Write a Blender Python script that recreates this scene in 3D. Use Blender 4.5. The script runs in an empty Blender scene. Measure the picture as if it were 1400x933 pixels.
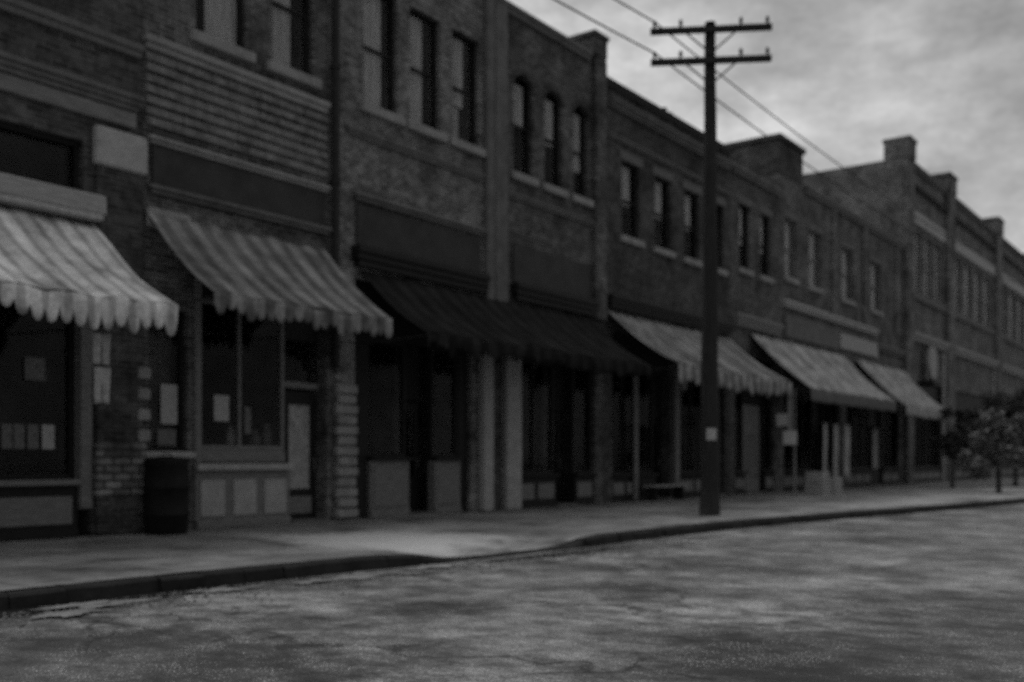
import bpy, math, random
from mathutils import Vector, noise as mnoise
random.seed(7)
sc = bpy.context.scene
C = sc.collection
R_ = math.radians
HC = 1.15                      # eye height of the camera above the pavement
RZ = -.16
FY = 14.33                     # street face of the shop row

# ------------------------------------------------------------------ mesh builder
class MB:
    def __init__(s): s.v = []; s.f = []
    def add(s, vs, fs):
        b = len(s.v); s.v += [tuple(v) for v in vs]; s.f += [tuple(b + i for i in f) for f in fs]
    def quad(s, a, b, c, d): s.add([a, b, c, d], [(0, 1, 2, 3)])
    def box(s, x0, x1, y0, y1, z0, z1):
        s.add([(x0,y0,z0),(x1,y0,z0),(x1,y1,z0),(x0,y1,z0),(x0,y0,z1),(x1,y0,z1),(x1,y1,z1),(x0,y1,z1)],
              [(0,3,2,1),(4,5,6,7),(0,1,5,4),(1,2,6,5),(2,3,7,6),(3,0,4,7)])
    def cbox(s, x0, x1, y0, y1, z0, z1, c=0.012):
        """box with chamfered vertical and front edges, slightly worn"""
        c = min(c, (x1-x0)/3, (y1-y0)/3, (z1-z0)/3)
        vs = []
        for z, k in ((z0, c), (z0 + c, 0), (z1 - c, 0), (z1, c)):
            for x, y in ((x0+k+c,y0+k),(x1-k-c,y0+k),(x1-k,y0+k+c),(x1-k,y1-k-c),(x1-k-c,y1-k),(x0+k+c,y1-k),(x0+k,y1-k-c),(x0+k,y0+k+c)):
                vs.append((x, y, z))
        fs = [tuple(range(7, -1, -1)), tuple(range(24, 32))]
        for l in range(3):
            for i in range(8):
                j = (i + 1) % 8
                fs.append((l*8+i, l*8+j, l*8+8+j, l*8+8+i))
        s.add(vs, fs)
    def tube(s, pts, rads, n=10, cap=True):
        pts = [Vector(p) for p in pts]
        if not hasattr(rads, '__len__'): rads = [rads] * len(pts)
        rings = []
        for i, p in enumerate(pts):
            d = (pts[min(i+1, len(pts)-1)] - pts[max(i-1, 0)]).normalized()
            a = Vector((0, 0, 1)) if abs(d.z) < .9 else Vector((1, 0, 0))
            u = d.cross(a).normalized(); w = d.cross(u).normalized()
            rings.append([p + (u * math.cos(t) + w * math.sin(t)) * rads[i] for t in [2*math.pi*k/n for k in range(n)]])
        vs = [v for r in rings for v in r]; fs = []
        for i in range(len(pts) - 1):
            for k in range(n):
                fs.append((i*n+k, i*n+(k+1) % n, (i+1)*n+(k+1) % n, (i+1)*n+k))
        if cap:
            fs.append(tuple(range(n))); fs.append(tuple((len(pts)-1)*n + k for k in range(n-1, -1, -1)))
        s.add(vs, fs)
    def lathe(s, cx, cy, prof, n=24):
        vs = []; fs = []
        for r, z in prof:
            for k in range(n):
                a = 2*math.pi*k/n; vs.append((cx + r*math.cos(a), cy + r*math.sin(a), z))
        for i in range(len(prof) - 1):
            for k in range(n):
                fs.append((i*n+k, i*n+(k+1) % n, (i+1)*n+(k+1) % n, (i+1)*n+k))
        fs.append(tuple(range(n-1, -1, -1))); fs.append(tuple((len(prof)-1)*n + k for k in range(n)))
        s.add(vs, fs)
    def obb(s, p0, p1, w, h, up=(0, 0, 1)):
        p0 = Vector(p0); p1 = Vector(p1); d = (p1 - p0).normalized(); up = Vector(up)
        u = d.cross(up).normalized() * (w/2); v = u.cross(d).normalized() * (h/2)
        s.add([p0-u-v, p0+u-v, p0+u+v, p0-u+v, p1-u-v, p1+u-v, p1+u+v, p1-u+v],
              [(0,3,2,1),(4,5,6,7),(0,1,5,4),(1,2,6,5),(2,3,7,6),(3,0,4,7)])
    def grid_wall(s, x0, x1, z0, z1, y0, y1, holes):
        xs = sorted({x0, x1, *[v for h in holes for v in h[:2] if x0 < v < x1]})
        zs = sorted({z0, z1, *[v for h in holes for v in h[2:] if z0 < v < z1]})
        nx, nz = len(xs)-1, len(zs)-1
        def solid(i, k):
            if not (0 <= i < nx and 0 <= k < nz): return False
            cx, cz = (xs[i]+xs[i+1])/2, (zs[k]+zs[k+1])/2
            return not any(h[0] < cx < h[1] and h[2] < cz < h[3] for h in holes)
        for i in range(nx):
            for k in range(nz):
                if not solid(i, k): continue
                a, b, c, d = xs[i], xs[i+1], zs[k], zs[k+1]
                s.quad((a,y0,c),(b,y0,c),(b,y0,d),(a,y0,d)); s.quad((b,y1,c),(a,y1,c),(a,y1,d),(b,y1,d))
                if not solid(i-1, k): s.quad((a,y1,c),(a,y0,c),(a,y0,d),(a,y1,d))
                if not solid(i+1, k): s.quad((b,y0,c),(b,y1,c),(b,y1,d),(b,y0,d))
                if not solid(i, k-1): s.quad((a,y1,c),(b,y1,c),(b,y0,c),(a,y0,c))
                if not solid(i, k+1): s.quad((a,y0,d),(b,y0,d),(b,y1,d),(a,y1,d))
    def build(s, name, mat, parent=None, org=None, smooth=False):
        o0 = Vector(parent['_o']) if parent is not None else Vector(org or (0, 0, 0))
        me = bpy.data.meshes.new(name)
        me.from_pydata([tuple(Vector(v) - o0) for v in s.v], [], s.f); me.update()
        if smooth: me.polygons.foreach_set('use_smooth', [True] * len(me.polygons))
        if mat: me.materials.append(mat)
        o = bpy.data.objects.new(name, me); C.objects.link(o)
        o['_o'] = tuple(o0)
        if parent is not None: o.parent = parent
        else: o.location = o0
        return o

def tag(o, label=None, cat=None, group=None, kind=None):
    if label: o['label'] = label
    if cat: o['category'] = cat
    if group: o['group'] = group
    if kind: o['kind'] = kind
    return o
def thing(name, loc, label, cat, group=None):
    o = bpy.data.objects.new(name, None); C.objects.link(o); o.location = loc; o['_o'] = tuple(loc)
    o.empty_display_size = .3
    return tag(o, label, cat, group)
def bx(name, mat, parent, *a, c=None):
    m = MB()
    m.cbox(*a, c=c) if c else m.box(*a)
    return m.build(name, mat, parent)

# ------------------------------------------------------------------ materials (all greys: the place is seen in black and white)
def nodes(name):
    m = bpy.data.materials.new(name); m.use_nodes = True
    nt = m.node_tree; p = nt.nodes['Principled BSDF']
    return m, nt, nt.nodes.new, nt.links.new, p
def ramp(nt, src, c0, c1, p0=0.3, p1=0.7):
    r = nt.nodes.new('ShaderNodeValToRGB'); e = r.color_ramp.elements
    e[0].position = p0; e[1].position = p1; e[0].color = (c0, c0, c0, 1); e[1].color = (c1, c1, c1, 1)
    nt.links.new(src, r.inputs['Fac']); return r.outputs['Color']
def bump(nt, h, p, strength=.4, dist=.02, prev=None):
    b = nt.nodes.new('ShaderNodeBump'); b.inputs['Strength'].default_value = strength; b.inputs['Distance'].default_value = dist
    nt.links.new(h, b.inputs['Height'])
    if prev: nt.links.new(prev, b.inputs['Normal'])
    nt.links.new(b.outputs['Normal'], p.inputs['Normal']); return b.outputs['Normal']
def mixc(nt, mode, fac, a, b):
    m = nt.nodes.new('ShaderNodeMixRGB'); m.blend_type = mode
    for s, v in (('Fac', fac), ('Color1', a), ('Color2', b)):
        if hasattr(v, 'links'): nt.links.new(v, m.inputs[s])
        else: m.inputs[s].default_value = v if s == 'Fac' else (v, v, v, 1)
    return m.outputs['Color']
def ntex(nt, vec, scale, detail=6, rough=.6):
    n = nt.nodes.new('ShaderNodeTexNoise'); n.inputs['Scale'].default_value = scale
    n.inputs['Detail'].default_value = detail; n.inputs['Roughness'].default_value = rough
    nt.links.new(vec, n.inputs['Vector']); return n.outputs['Fac']
def ocoord(nt, scale=None):
    t = nt.nodes.new('ShaderNodeTexCoord').outputs['Object']
    if scale:
        m = nt.nodes.new('ShaderNodeMapping'); m.inputs['Scale'].default_value = scale
        nt.links.new(t, m.inputs['Vector']); t = m.outputs['Vector']
    return t
def M_noise(name, c0, c1, scale=3, rough=.8, bs=.3, bd=.01, fine=40, stretch=None, spec=.25):
    m, nt, N, L, p = nodes(name)
    v = ocoord(nt, stretch)
    a = ramp(nt, ntex(nt, v, scale), c0, c1)
    f = ntex(nt, v, fine, 4)
    col = mixc(nt, 'MULTIPLY', .6, a, ramp(nt, f, .45, 1.25, .3, .7))
    L(col, p.inputs['Base Color']); p.inputs['Roughness'].default_value = rough
    p.inputs['Specular IOR Level'].default_value = spec
    bump(nt, f, p, bs, bd)
    return m
def M_brick(name, b0, b1, mortar, bw=.26, bh=.085, ms=.013, dist=.012, wear=.7):
    m, nt, N, L, p = nodes(name)
    t = ocoord(nt); sp = N('ShaderNodeSeparateXYZ'); L(t, sp.inputs[0])
    ad = N('ShaderNodeMath'); ad.operation = 'ADD'; L(sp.outputs['X'], ad.inputs[0]); L(sp.outputs['Y'], ad.inputs[1])
    cb = N('ShaderNodeCombineXYZ'); L(ad.outputs[0], cb.inputs['X']); L(sp.outputs['Z'], cb.inputs['Y'])
    b = N('ShaderNodeTexBrick'); L(cb.outputs[0], b.inputs['Vector'])
    b.inputs['Scale'].default_value = 1; b.inputs['Brick Width'].default_value = bw; b.inputs['Row Height'].default_value = bh
    b.inputs['Mortar Size'].default_value = ms; b.inputs['Mortar Smooth'].default_value = .3
    for k, c in (('Color1', b0), ('Color2', b1), ('Mortar', mortar)): b.inputs[k].default_value = (c, c, c, 1)
    big = ntex(nt, t, .9, 6); mid = ntex(nt, t, 5, 5); fine = ntex(nt, t, 30, 4)
    col = mixc(nt, 'MULTIPLY', wear, b.outputs['Color'], ramp(nt, big, .3, 1.9, .33, .7))
    col = mixc(nt, 'MULTIPLY', .7, col, ramp(nt, mid, .35, 1.7, .3, .7))
    col = mixc(nt, 'MULTIPLY', .5, col, ramp(nt, fine, .5, 1.3))
    L(col, p.inputs['Base Color']); p.inputs['Roughness'].default_value = .9; p.inputs['Specular IOR Level'].default_value = .15
    inv = N('ShaderNodeMath'); inv.operation = 'SUBTRACT'; inv.inputs[0].default_value = 1; L(b.outputs['Fac'], inv.inputs[1])
    n1 = bump(nt, inv.outputs[0], p, .8, dist); bump(nt, fine, p, .5, .006, n1)
    return m
def M_stripe(name, c0, c1, period, duty=.5, wear=.8):
    m, nt, N, L, p = nodes(name)
    t = ocoord(nt); sp = N('ShaderNodeSeparateXYZ'); L(t, sp.inputs[0])
    wob = ntex(nt, t, 2, 2); w = N('ShaderNodeMath'); w.operation = 'MULTIPLY_ADD'; L(wob, w.inputs[0]); w.inputs[1].default_value = .06; L(sp.outputs['X'], w.inputs[2])
    d = N('ShaderNodeMath'); d.operation = 'DIVIDE'; L(w.outputs[0], d.inputs[0]); d.inputs[1].default_value = period
    fr = N('ShaderNodeMath'); fr.operation = 'FRACT'; L(d.outputs[0], fr.inputs[0])
    pp = N('ShaderNodeMath'); pp.operation = 'PINGPONG'; L(fr.outputs[0], pp.inputs[0]); pp.inputs[1].default_value = .5
    s = ramp(nt, pp.outputs[0], c0, c1, .5*duty - .04, .5*duty + .04)
    col = mixc(nt, 'MULTIPLY', wear, s, ramp(nt, ntex(nt, t, 1.8, 7), .25, 1.35, .32, .66))
    col = mixc(nt, 'MULTIPLY', .5, col, ramp(nt, ntex(nt, t, 24, 4), .55, 1.25))
    L(col, p.inputs['Base Color']); p.inputs['Roughness'].default_value = .95; p.inputs['Specular IOR Level'].default_value = .1
    bump(nt, ntex(nt, t, 14, 4), p, .5, .01)
    return m
def M_glass(name, refl=.014, tint=.9):
    m = bpy.data.materials.new(name); m.use_nodes = True; nt = m.node_tree; nt.nodes.clear()
    N, L = nt.nodes.new, nt.links.new
    o = N('ShaderNodeOutputMaterial'); mx = N('ShaderNodeMixShader'); tr = N('ShaderNodeBsdfTransparent'); gl = N('ShaderNodeBsdfGlossy')
    tr.inputs['Color'].default_value = (tint, tint, tint, 1); gl.inputs['Roughness'].default_value = .06
    gl.inputs['Color'].default_value = (.9, .9, .9, 1)
    t = ocoord(nt); f = ntex(nt, t, 3, 4)
    b = N('ShaderNodeBump'); b.inputs['Strength'].default_value = .15; b.inputs['Distance'].default_value = .01; L(ntex(nt, t, 1.6, 2), b.inputs['Height']); L(b.outputs[0], gl.inputs['Normal'])
    r = N('ShaderNodeMapRange'); L(f, r.inputs['Value']); r.inputs['To Min'].default_value = refl*.6; r.inputs['To Max'].default_value = refl*1.6
    L(r.outputs[0], mx.inputs[0]); L(tr.outputs[0], mx.inputs[1]); L(gl.outputs[0], mx.inputs[2]); L(mx.outputs[0], o.inputs['Surface'])
    return m

BR1 = M_brick('brick_sooty', 0.040, 0.100, 0.112)
BR2 = M_brick('brick_course', 0.048, 0.126, 0.202)
BR3 = M_brick('brick_worn', 0.065, 0.185, 0.269)
BR4 = M_brick('brick_dark', 0.046, 0.120, 0.160)
BR5 = M_brick('brick_black', 0.038, 0.085, 0.110)
BR7 = M_brick('brick_mid', 0.059, 0.139, 0.182)
BR8 = M_brick('brick_far', 0.080, 0.170, 0.218)
BRP = M_brick('brick_pale', .16, .30, .08, .30, .12, .02, .02)
BLK = M_noise('rock_block', .12, .30, 5, .9, .9, .03, 14)
STONE = M_noise('stone_trim', .24, .40, 3, .85, .4, .01, 30)
STONED = M_noise('stone_dark', .11, .2, 3, .85, .4, .01, 30)
STONEL = M_noise('stone_light', .36, .5, 4, .85, .4, .01, 30)
WOODP = M_noise('painted_wood_pale', .28, .48, 4, .7, .2, .004, 40, (1, 1, 6))
WOODM = M_noise('painted_wood_grey', .15, .28, 4, .7, .2, .004, 40, (1, 1, 6))
WOODD = M_noise('painted_wood_dark', .012, .026, 4, .6, .2, .004, 40, (1, 1, 6))
POLEW = M_noise('pole_wood', .018, .045, 5, .85, .6, .012, 30, (6, 6, .6))
SIGNM = M_noise('sign_board_paint', .03, .06, 2, .6, .2, .004, 30)
METAL = M_noise('dark_metal', .015, .04, 5, .55, .3, .004, 40, None, .4)
BLACKM = M_noise('rusted_dark_metal', .006, .018, 5, .7, .3, .004, 40, None, .2)
PIPE = M_noise('pipe_metal', .012, .03, 5, .6, .2, .004, 30, None, .3)
ROOF = M_noise('roof_felt', .03, .06, 2, .95)
CURT = M_noise('curtain_cloth', .5, .72, 2, .95, .5, .03, 8, (5, 5, .4), .05)
PAPER = M_noise('notice_paper', .3, .62, 9, .9, .1, .002, 30, (1, 1, 3.5))
PAPERD = M_noise('notice_paper_dim', .08, .28, 11, .9, .1, .002, 30, (1, 1, 3))
CLOTH = M_noise('hung_cloth', .35, .6, 3, .95, .5, .02, 10, (4, 4, .6), .05)
GLASS = M_glass('window_glass')
GLASSP = M_glass('window_glass_dusty', .012, .8)
FROST = M_noise('clouded_door_glass', .28, .5, 3, .4, .1, .003, 12)
AW1 = M_stripe('awning_stripe', .5, .8, .30, .36)
AW2 = M_stripe('awning_stripe_faded', .16, .29, .42, .5)
AW3 = M_stripe('awning_dark', .016, .028, .5, .5)
AWA = M_stripe('awning_grey', .18, .36, .5, .5)
AWB = M_stripe('awning_plain', .38, .46, 1.6, .5)
AWC = M_stripe('awning_plain_pale', .36, .44, 1.6, .5)
VALD = M_noise('valance_dark', .10, .17, 4, .95, .4, .01, 20)
LEAF = M_noise('leaf', .09, .20, 2.5, .6, .1, .004, 20)
LEAFD = M_noise('leaf_dark', .02, .05, 2.5, .6, .1, .004, 20)
BARK = M_noise('bark', .04, .08, 6, .9, .6, .01, 30, (4, 4, .8))
KERB = M_noise('kerb_stone', .012, .035, 3, .8, .5, .01, 25)
INSUL = M_noise('insulator_glass', .08, .12, 5, .3)
WIRE = M_noise('wire', .01, .02, 5, .6)

def M_road():
    m, nt, N, L, p = nodes('road_surface')
    g = N('ShaderNodeTexCoord').outputs['Object']
    mp = N('ShaderNodeMapping'); mp.inputs['Scale'].default_value = (.8, .62, 1); mp.inputs['Rotation'].default_value = (0, 0, R_(37)); L(g, mp.inputs['Vector'])
    big = ntex(nt, mp.outputs[0], .8, 7, .62); mid = ntex(nt, mp.outputs[0], 4.5, 6, .7)
    fine = ntex(nt, g, 60, 3, .7); gr = ntex(nt, g, 260, 2, .6)
    col = ramp(nt, big, .03, .27, .36, .66)
    col = mixc(nt, 'MULTIPLY', .85, col, ramp(nt, mid, .25, 1.75, .32, .68))
    col = mixc(nt, 'MULTIPLY', .9, col, ramp(nt, fine, .25, 1.6, .32, .7))
    col = mixc(nt, 'MULTIPLY', .7, col, ramp(nt, gr, .25, 1.9, .35, .68))
    for c, rad in (((3.0, 6.2, RZ), 2.6), ((7.6, .6, RZ), 3.0)):  # vignette darkening of the two near corners, painted into the road colour
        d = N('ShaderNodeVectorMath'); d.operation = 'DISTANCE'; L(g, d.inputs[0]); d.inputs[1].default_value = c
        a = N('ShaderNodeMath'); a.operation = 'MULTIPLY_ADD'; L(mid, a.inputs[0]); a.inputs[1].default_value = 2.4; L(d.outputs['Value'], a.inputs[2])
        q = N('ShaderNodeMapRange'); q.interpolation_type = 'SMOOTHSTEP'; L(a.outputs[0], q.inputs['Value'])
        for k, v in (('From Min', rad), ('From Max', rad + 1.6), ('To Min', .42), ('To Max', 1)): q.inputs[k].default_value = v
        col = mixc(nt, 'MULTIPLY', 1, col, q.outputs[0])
    wv = N('ShaderNodeTexNoise'); wv.inputs['Scale'].default_value = 1.7; wv.inputs['Detail'].default_value = 5; L(g, wv.inputs['Vector'])
    wm = N('ShaderNodeVectorMath'); wm.operation = 'MULTIPLY_ADD'; L(wv.outputs['Color'], wm.inputs[0]); wm.inputs[1].default_value = (.9, .9, .9); L(g, wm.inputs[2])
    vo = N('ShaderNodeTexVoronoi'); vo.feature = 'DISTANCE_TO_EDGE'; vo.inputs['Scale'].default_value = .42; L(wm.outputs[0], vo.inputs['Vector'])
    ck = ramp(nt, vo.outputs['Distance'], .3, 1, .004, .014)
    ck = mixc(nt, 'MIX', ramp(nt, ntex(nt, g, .5, 3), 0, 1, .45, .55), ck, 1.0)
    col = mixc(nt, 'MULTIPLY', 1, col, ck)
    sp = N('ShaderNodeTexVoronoi'); sp.inputs['Scale'].default_value = 42; L(g, sp.inputs['Vector'])
    gs = ramp(nt, sp.outputs['Distance'], 1, 0, .14, .3)
    gm_ = mixc(nt, 'MULTIPLY', 1, gs, ramp(nt, mid, 0, 1, .45, .62))
    col = mixc(nt, 'MIX', gm_, col, .6)
    L(col, p.inputs['Base Color'])
    rr = ramp(nt, big, .5, .85, .35, .65); L(rr, p.inputs['Roughness']); p.inputs['Specular IOR Level'].default_value = .35
    n1 = bump(nt, mid, p, .4, .03); n2 = bump(nt, fine, p, .6, .012, n1); bump(nt, gr, p, .5, .004, n2)
    return m
def M_walk():
    m, nt, N, L, p = nodes('pavement_concrete')
    g = N('ShaderNodeTexCoord').outputs['Object']
    b = N('ShaderNodeTexBrick'); L(g, b.inputs['Vector']); b.offset = 0
    b.inputs['Scale'].default_value = 1; b.inputs['Brick Width'].default_value = 1.6; b.inputs['Row Height'].default_value = 1.5
    b.inputs['Mortar Size'].default_value = .012; b.inputs['Mortar Smooth'].default_value = .4
    for k, c in (('Color1', .24), ('Color2', .29), ('Mortar', .10)): b.inputs[k].default_value = (c, c, c, 1)
    big = ntex(nt, g, .55, 6, .6); mid = ntex(nt, g, 3.5, 6, .65); fine = ntex(nt, g, 45, 3, .7)
    col = mixc(nt, 'MULTIPLY', .9, b.outputs['Color'], ramp(nt, big, .45, 1.35, .34, .66))
    col = mixc(nt, 'MULTIPLY', .6, col, ramp(nt, mid, .45, 1.35, .32, .68))
    col = mixc(nt, 'MULTIPLY', .6, col, ramp(nt, fine, .45, 1.4, .32, .68))
    d = N('ShaderNodeVectorMath'); d.operation = 'DISTANCE'; L(g, d.inputs[0]); d.inputs[1].default_value = (11.0, 10.35, 0)
    a = N('ShaderNodeMath'); a.operation = 'MULTIPLY_ADD'; L(big, a.inputs[0]); a.inputs[1].default_value = -2.2; L(d.outputs['Value'], a.inputs[2])
    a2 = N('ShaderNodeMath'); a2.operation = 'MULTIPLY_ADD'; L(mid, a2.inputs[0]); a2.inputs[1].default_value = -1.2; L(a.outputs[0], a2.inputs[2])
    q = N('ShaderNodeMapRange'); q.interpolation_type = 'SMOOTHSTEP'; L(a2.outputs[0], q.inputs['Value'])
    for k, v in (('From Min', -1.0), ('From Max', .35), ('To Min', .95), ('To Max', 0)): q.inputs[k].default_value = v
    st = ramp(nt, ntex(nt, g, 1.1, 5, .55), .35, 1, .3, .45); col = mixc(nt, 'MULTIPLY', .8, col, st)
    col = mixc(nt, 'MIX', q.outputs[0], col, .62)
    L(col, p.inputs['Base Color']); p.inputs['Roughness'].default_value = .85; p.inputs['Specular IOR Level'].default_value = .2
    n1 = bump(nt, mid, p, .3, .02); bump(nt, fine, p, .5, .008, n1)
    return m
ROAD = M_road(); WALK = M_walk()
DIRT = M_noise('gutter_dirt', .13, .30, 3, .95, .7, .02, 25)
m_, nt_, N_, L_, p_ = nodes('gutter_shade')
p_.inputs['Base Color'].default_value = (.012, .012, .012, 1); p_.inputs['Roughness'].default_value = .75; p_.inputs['Specular IOR Level'].default_value = .08  # near-black matte colour, stands in for shade along the gutter
GUTSHADE = m_

# ------------------------------------------------------------------ ground, road, pavement, kerb

bm = MB()
S = 900
bm.quad((-S, -S, RZ), (S, -S, RZ), (S, S, RZ), (-S, S, RZ))
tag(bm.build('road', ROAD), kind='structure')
KP = [(-30, 8.9), (0, 8.85), (4.4, 8.8), (6.3, 8.8), (8.7, 8.6), (9.7, 8.42), (11.3, 8.3), (13, 8.25), (15.5, 8.25), (18.1, 8.15), (21, 7.8), (24.2, 7.3), (29, 6.55), (34, 5.9), (42, 5.2), (60, 4.4), (130, 3.2)]
def kerb_y(x):
    for (a, b), (c, d) in zip(KP, KP[1:]):
        if a <= x <= c: return b + (d-b)*(x-a)/(c-a)
    return KP[-1][1]
def sm(a, b, x):
    t = max(0, min(1, (x-a)/(b-a))); return t*t*(3-2*t)
def drop(x):        # the kerb dips to a ramp in front of the second shop
    return sm(9.2, 10.3, x) * (1 - sm(12.2, 13.4, x))
w = MB(); kb = MB()
xs = [-30 + 2*i for i in range(17)] + [4 + .5*i for i in range(63)] + [36 + 4*i for i in range(24)]
xs = sorted(set(xs)); rows = [0, .35, .9, 1.6, 3, 7]
def walk_pt(x, r):
    y = kerb_y(x) + .16 + r; y = min(y, FY + .2) if r < 7 else FY + .2
    return (x, y, -.125*drop(x)*(1 - sm(0, 1.6, r)) )
for a, b in zip(xs, xs[1:]):
    for r0, r1 in zip(rows, rows[1:]):
        w.quad(walk_pt(a, r0), walk_pt(b, r0), walk_pt(b, r1), walk_pt(a, r1))
tag(w.build('pavement', WALK, smooth=True), kind='structure')
random.seed(3)
for a, b in zip(xs, xs[1:]):
    ja, jb = [(random.random()-.5)*.05 for _ in range(2)]
    za, zb = .004 - random.random()*.022 - .13*drop(a), .004 - random.random()*.022 - .13*drop(b)
    ya, yb = kerb_y(a) + (random.random()-.5)*.05, kerb_y(b) + (random.random()-.5)*.05
    g = .003
    v = [(a+g, ya-.02, RZ-.05), (b-g, yb-.02, RZ-.05), (b-g, yb+.16, RZ-.05), (a+g, ya+.16, RZ-.05),
         (a+g, ya+.015+ja, za-.03), (b-g, yb+.015+ja, zb-.03), (b-g, yb+.16, zb), (a+g, ya+.16, za),
         (a+g, ya+.045+ja, za), (b-g, yb+.045+ja, zb)]
    kb.add(v, [(0,1,5,4), (4,5,9,8), (8,9,6,7), (1,2,6,9,5), (0,4,8,7,3)])
tag(kb.build('kerb', KERB), kind='structure')

def blob(name, mat, cx, cy, z, rx, ry, rot, seed, n=64, jag=.35, slope=None):
    random.seed(seed); m = MB(); vs = []
    for rr in (1.0, .72, .4):
        for k in range(n):
            a = 2*math.pi*k/n
            q = rr*(1 + jag*mnoise.noise(Vector((math.cos(a)*1.3+seed, math.sin(a)*1.3, seed*.37))) + jag*.5*mnoise.noise(Vector((math.cos(a)*5, math.sin(a)*5+seed, 1.7))))
            x, y = q*rx*math.cos(a), q*ry*math.sin(a)
            X, Y = cx + x*math.cos(rot) - y*math.sin(rot), cy + x*math.sin(rot) + y*math.cos(rot)
            zz = z if slope is None else slope(X, Y)
            vs.append((X, Y, zz + (0.004 if rr == 1 else .006)))
    fs = []
    for l in range(2):
        for k in range(n): fs.append((l*n+k, l*n+(k+1) % n, (l+1)*n+(k+1) % n, (l+1)*n+k))
    fs.append(tuple(2*n + k for k in range(n)))
    m.add(vs, fs)
    return tag(m.build(name, mat), kind='structure')
def wz(X, Y):
    r = Y - kerb_y(X) - .16
    return -.125*drop(X)*(1 - sm(0, 1.6, max(0, r)))
blob('gutter_shade', GUTSHADE, 12.1, 7.93, RZ, 1.5, .27, R_(-3), 9, jag=.8)  # dark patch painted for the shadow in the hollow by the lowered kerb
blob('gutter_shade', GUTSHADE, 5.0, 8.62, RZ + .003, 2.4, .22, 0, 31, jag=.5)  # dark strip painted as the shaded gutter at the kerb foot
dr = random.Random(44)
for i in range(15):
    x = 3.4 + i*.55 + dr.uniform(-.2, .2) if i < 12 else 14.5 + (i-12)*1.5
    blob('gutter_dirt', DIRT, x, kerb_y(x) - dr.uniform(.32, .85), RZ + .004*(i % 4) + .008, dr.uniform(.14, .38), dr.uniform(.07, .17), dr.uniform(-.5, .3), 12 + i*3, jag=1.5)
random.seed(5)
gm = MB()
for i in range(2600):
    x = random.uniform(2.5, 15); y = kerb_y(x) - .12 - abs(random.gauss(0, .45)); r = random.uniform(.006, .022)
    q = [Vector((random.uniform(-1, 1), random.uniform(-1, 1), random.uniform(-.3, 1))).normalized()*r for _ in range(6)]
    c = Vector((x, y, RZ + r*.4))
    vs = [c + Vector((r, 0, 0)), c + Vector((0, r*.8, 0)), c + Vector((-r*1.1, 0, 0)), c + Vector((0, -r, 0)), c + Vector((r*.2, 0, r*.7)), c - Vector((0, 0, r))]
    gm.add(vs, [(0,1,4),(1,2,4),(2,3,4),(3,0,4),(1,0,5),(2,1,5),(3,2,5),(0,3,5)])
tag(gm.build('gutter_gravel', STONED), 'loose grey gravel lying in the gutter along the kerb', 'gravel', kind='stuff')

# ------------------------------------------------------------------ buildings
G = .004
def shell(root, x0, x1, h, depth, mat, holes, parapet=.45, slab=4.95, wall_t=.34):
    m = MB()
    x0 += G; x1 -= G
    m.grid_wall(x0, x1, 0, h, FY, FY + wall_t, holes)
    yb = FY + depth
    m.box(x0, x0 + .22, FY + wall_t + .001, yb, 0, h); m.box(x1 - .22, x1, FY + wall_t + .001, yb, 0, h)
    m.box(x0 + .22, x1 - .22, yb - .25, yb, 0, h)
    w = m.build('wall', mat, root)
    r = MB(); r.box(x0 + .221, x1 - .221, FY + wall_t + .002, yb - .251, h - parapet - .15, h - parapet)
    r.build('roof', ROOF, root)
    f = MB(); f.box(x0 + .221, x1 - .221, FY + wall_t + .002, yb - .251, slab, slab + .2)
    f.build('floor_slab', WOODD, root)
    return w

def mould(name, mat, root, x0, x1, z0, z1, proj, steps=3):
    """stepped moulding, deepest at the top"""
    m = MB()
    for i in range(steps):
        a, b = z0 + (z1-z0)*i/steps, z0 + (z1-z0)*(i+1)/steps
        p = proj*(.45 + .55*(i+1)/steps)
        m.cbox(x0 - (p*.3 if i else 0), x1 + (p*.3 if i else 0), FY - p, FY + .02, a, b - (.002 if i < steps-1 else 0), c=.012)
    return m.build(name, mat, root)

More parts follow.
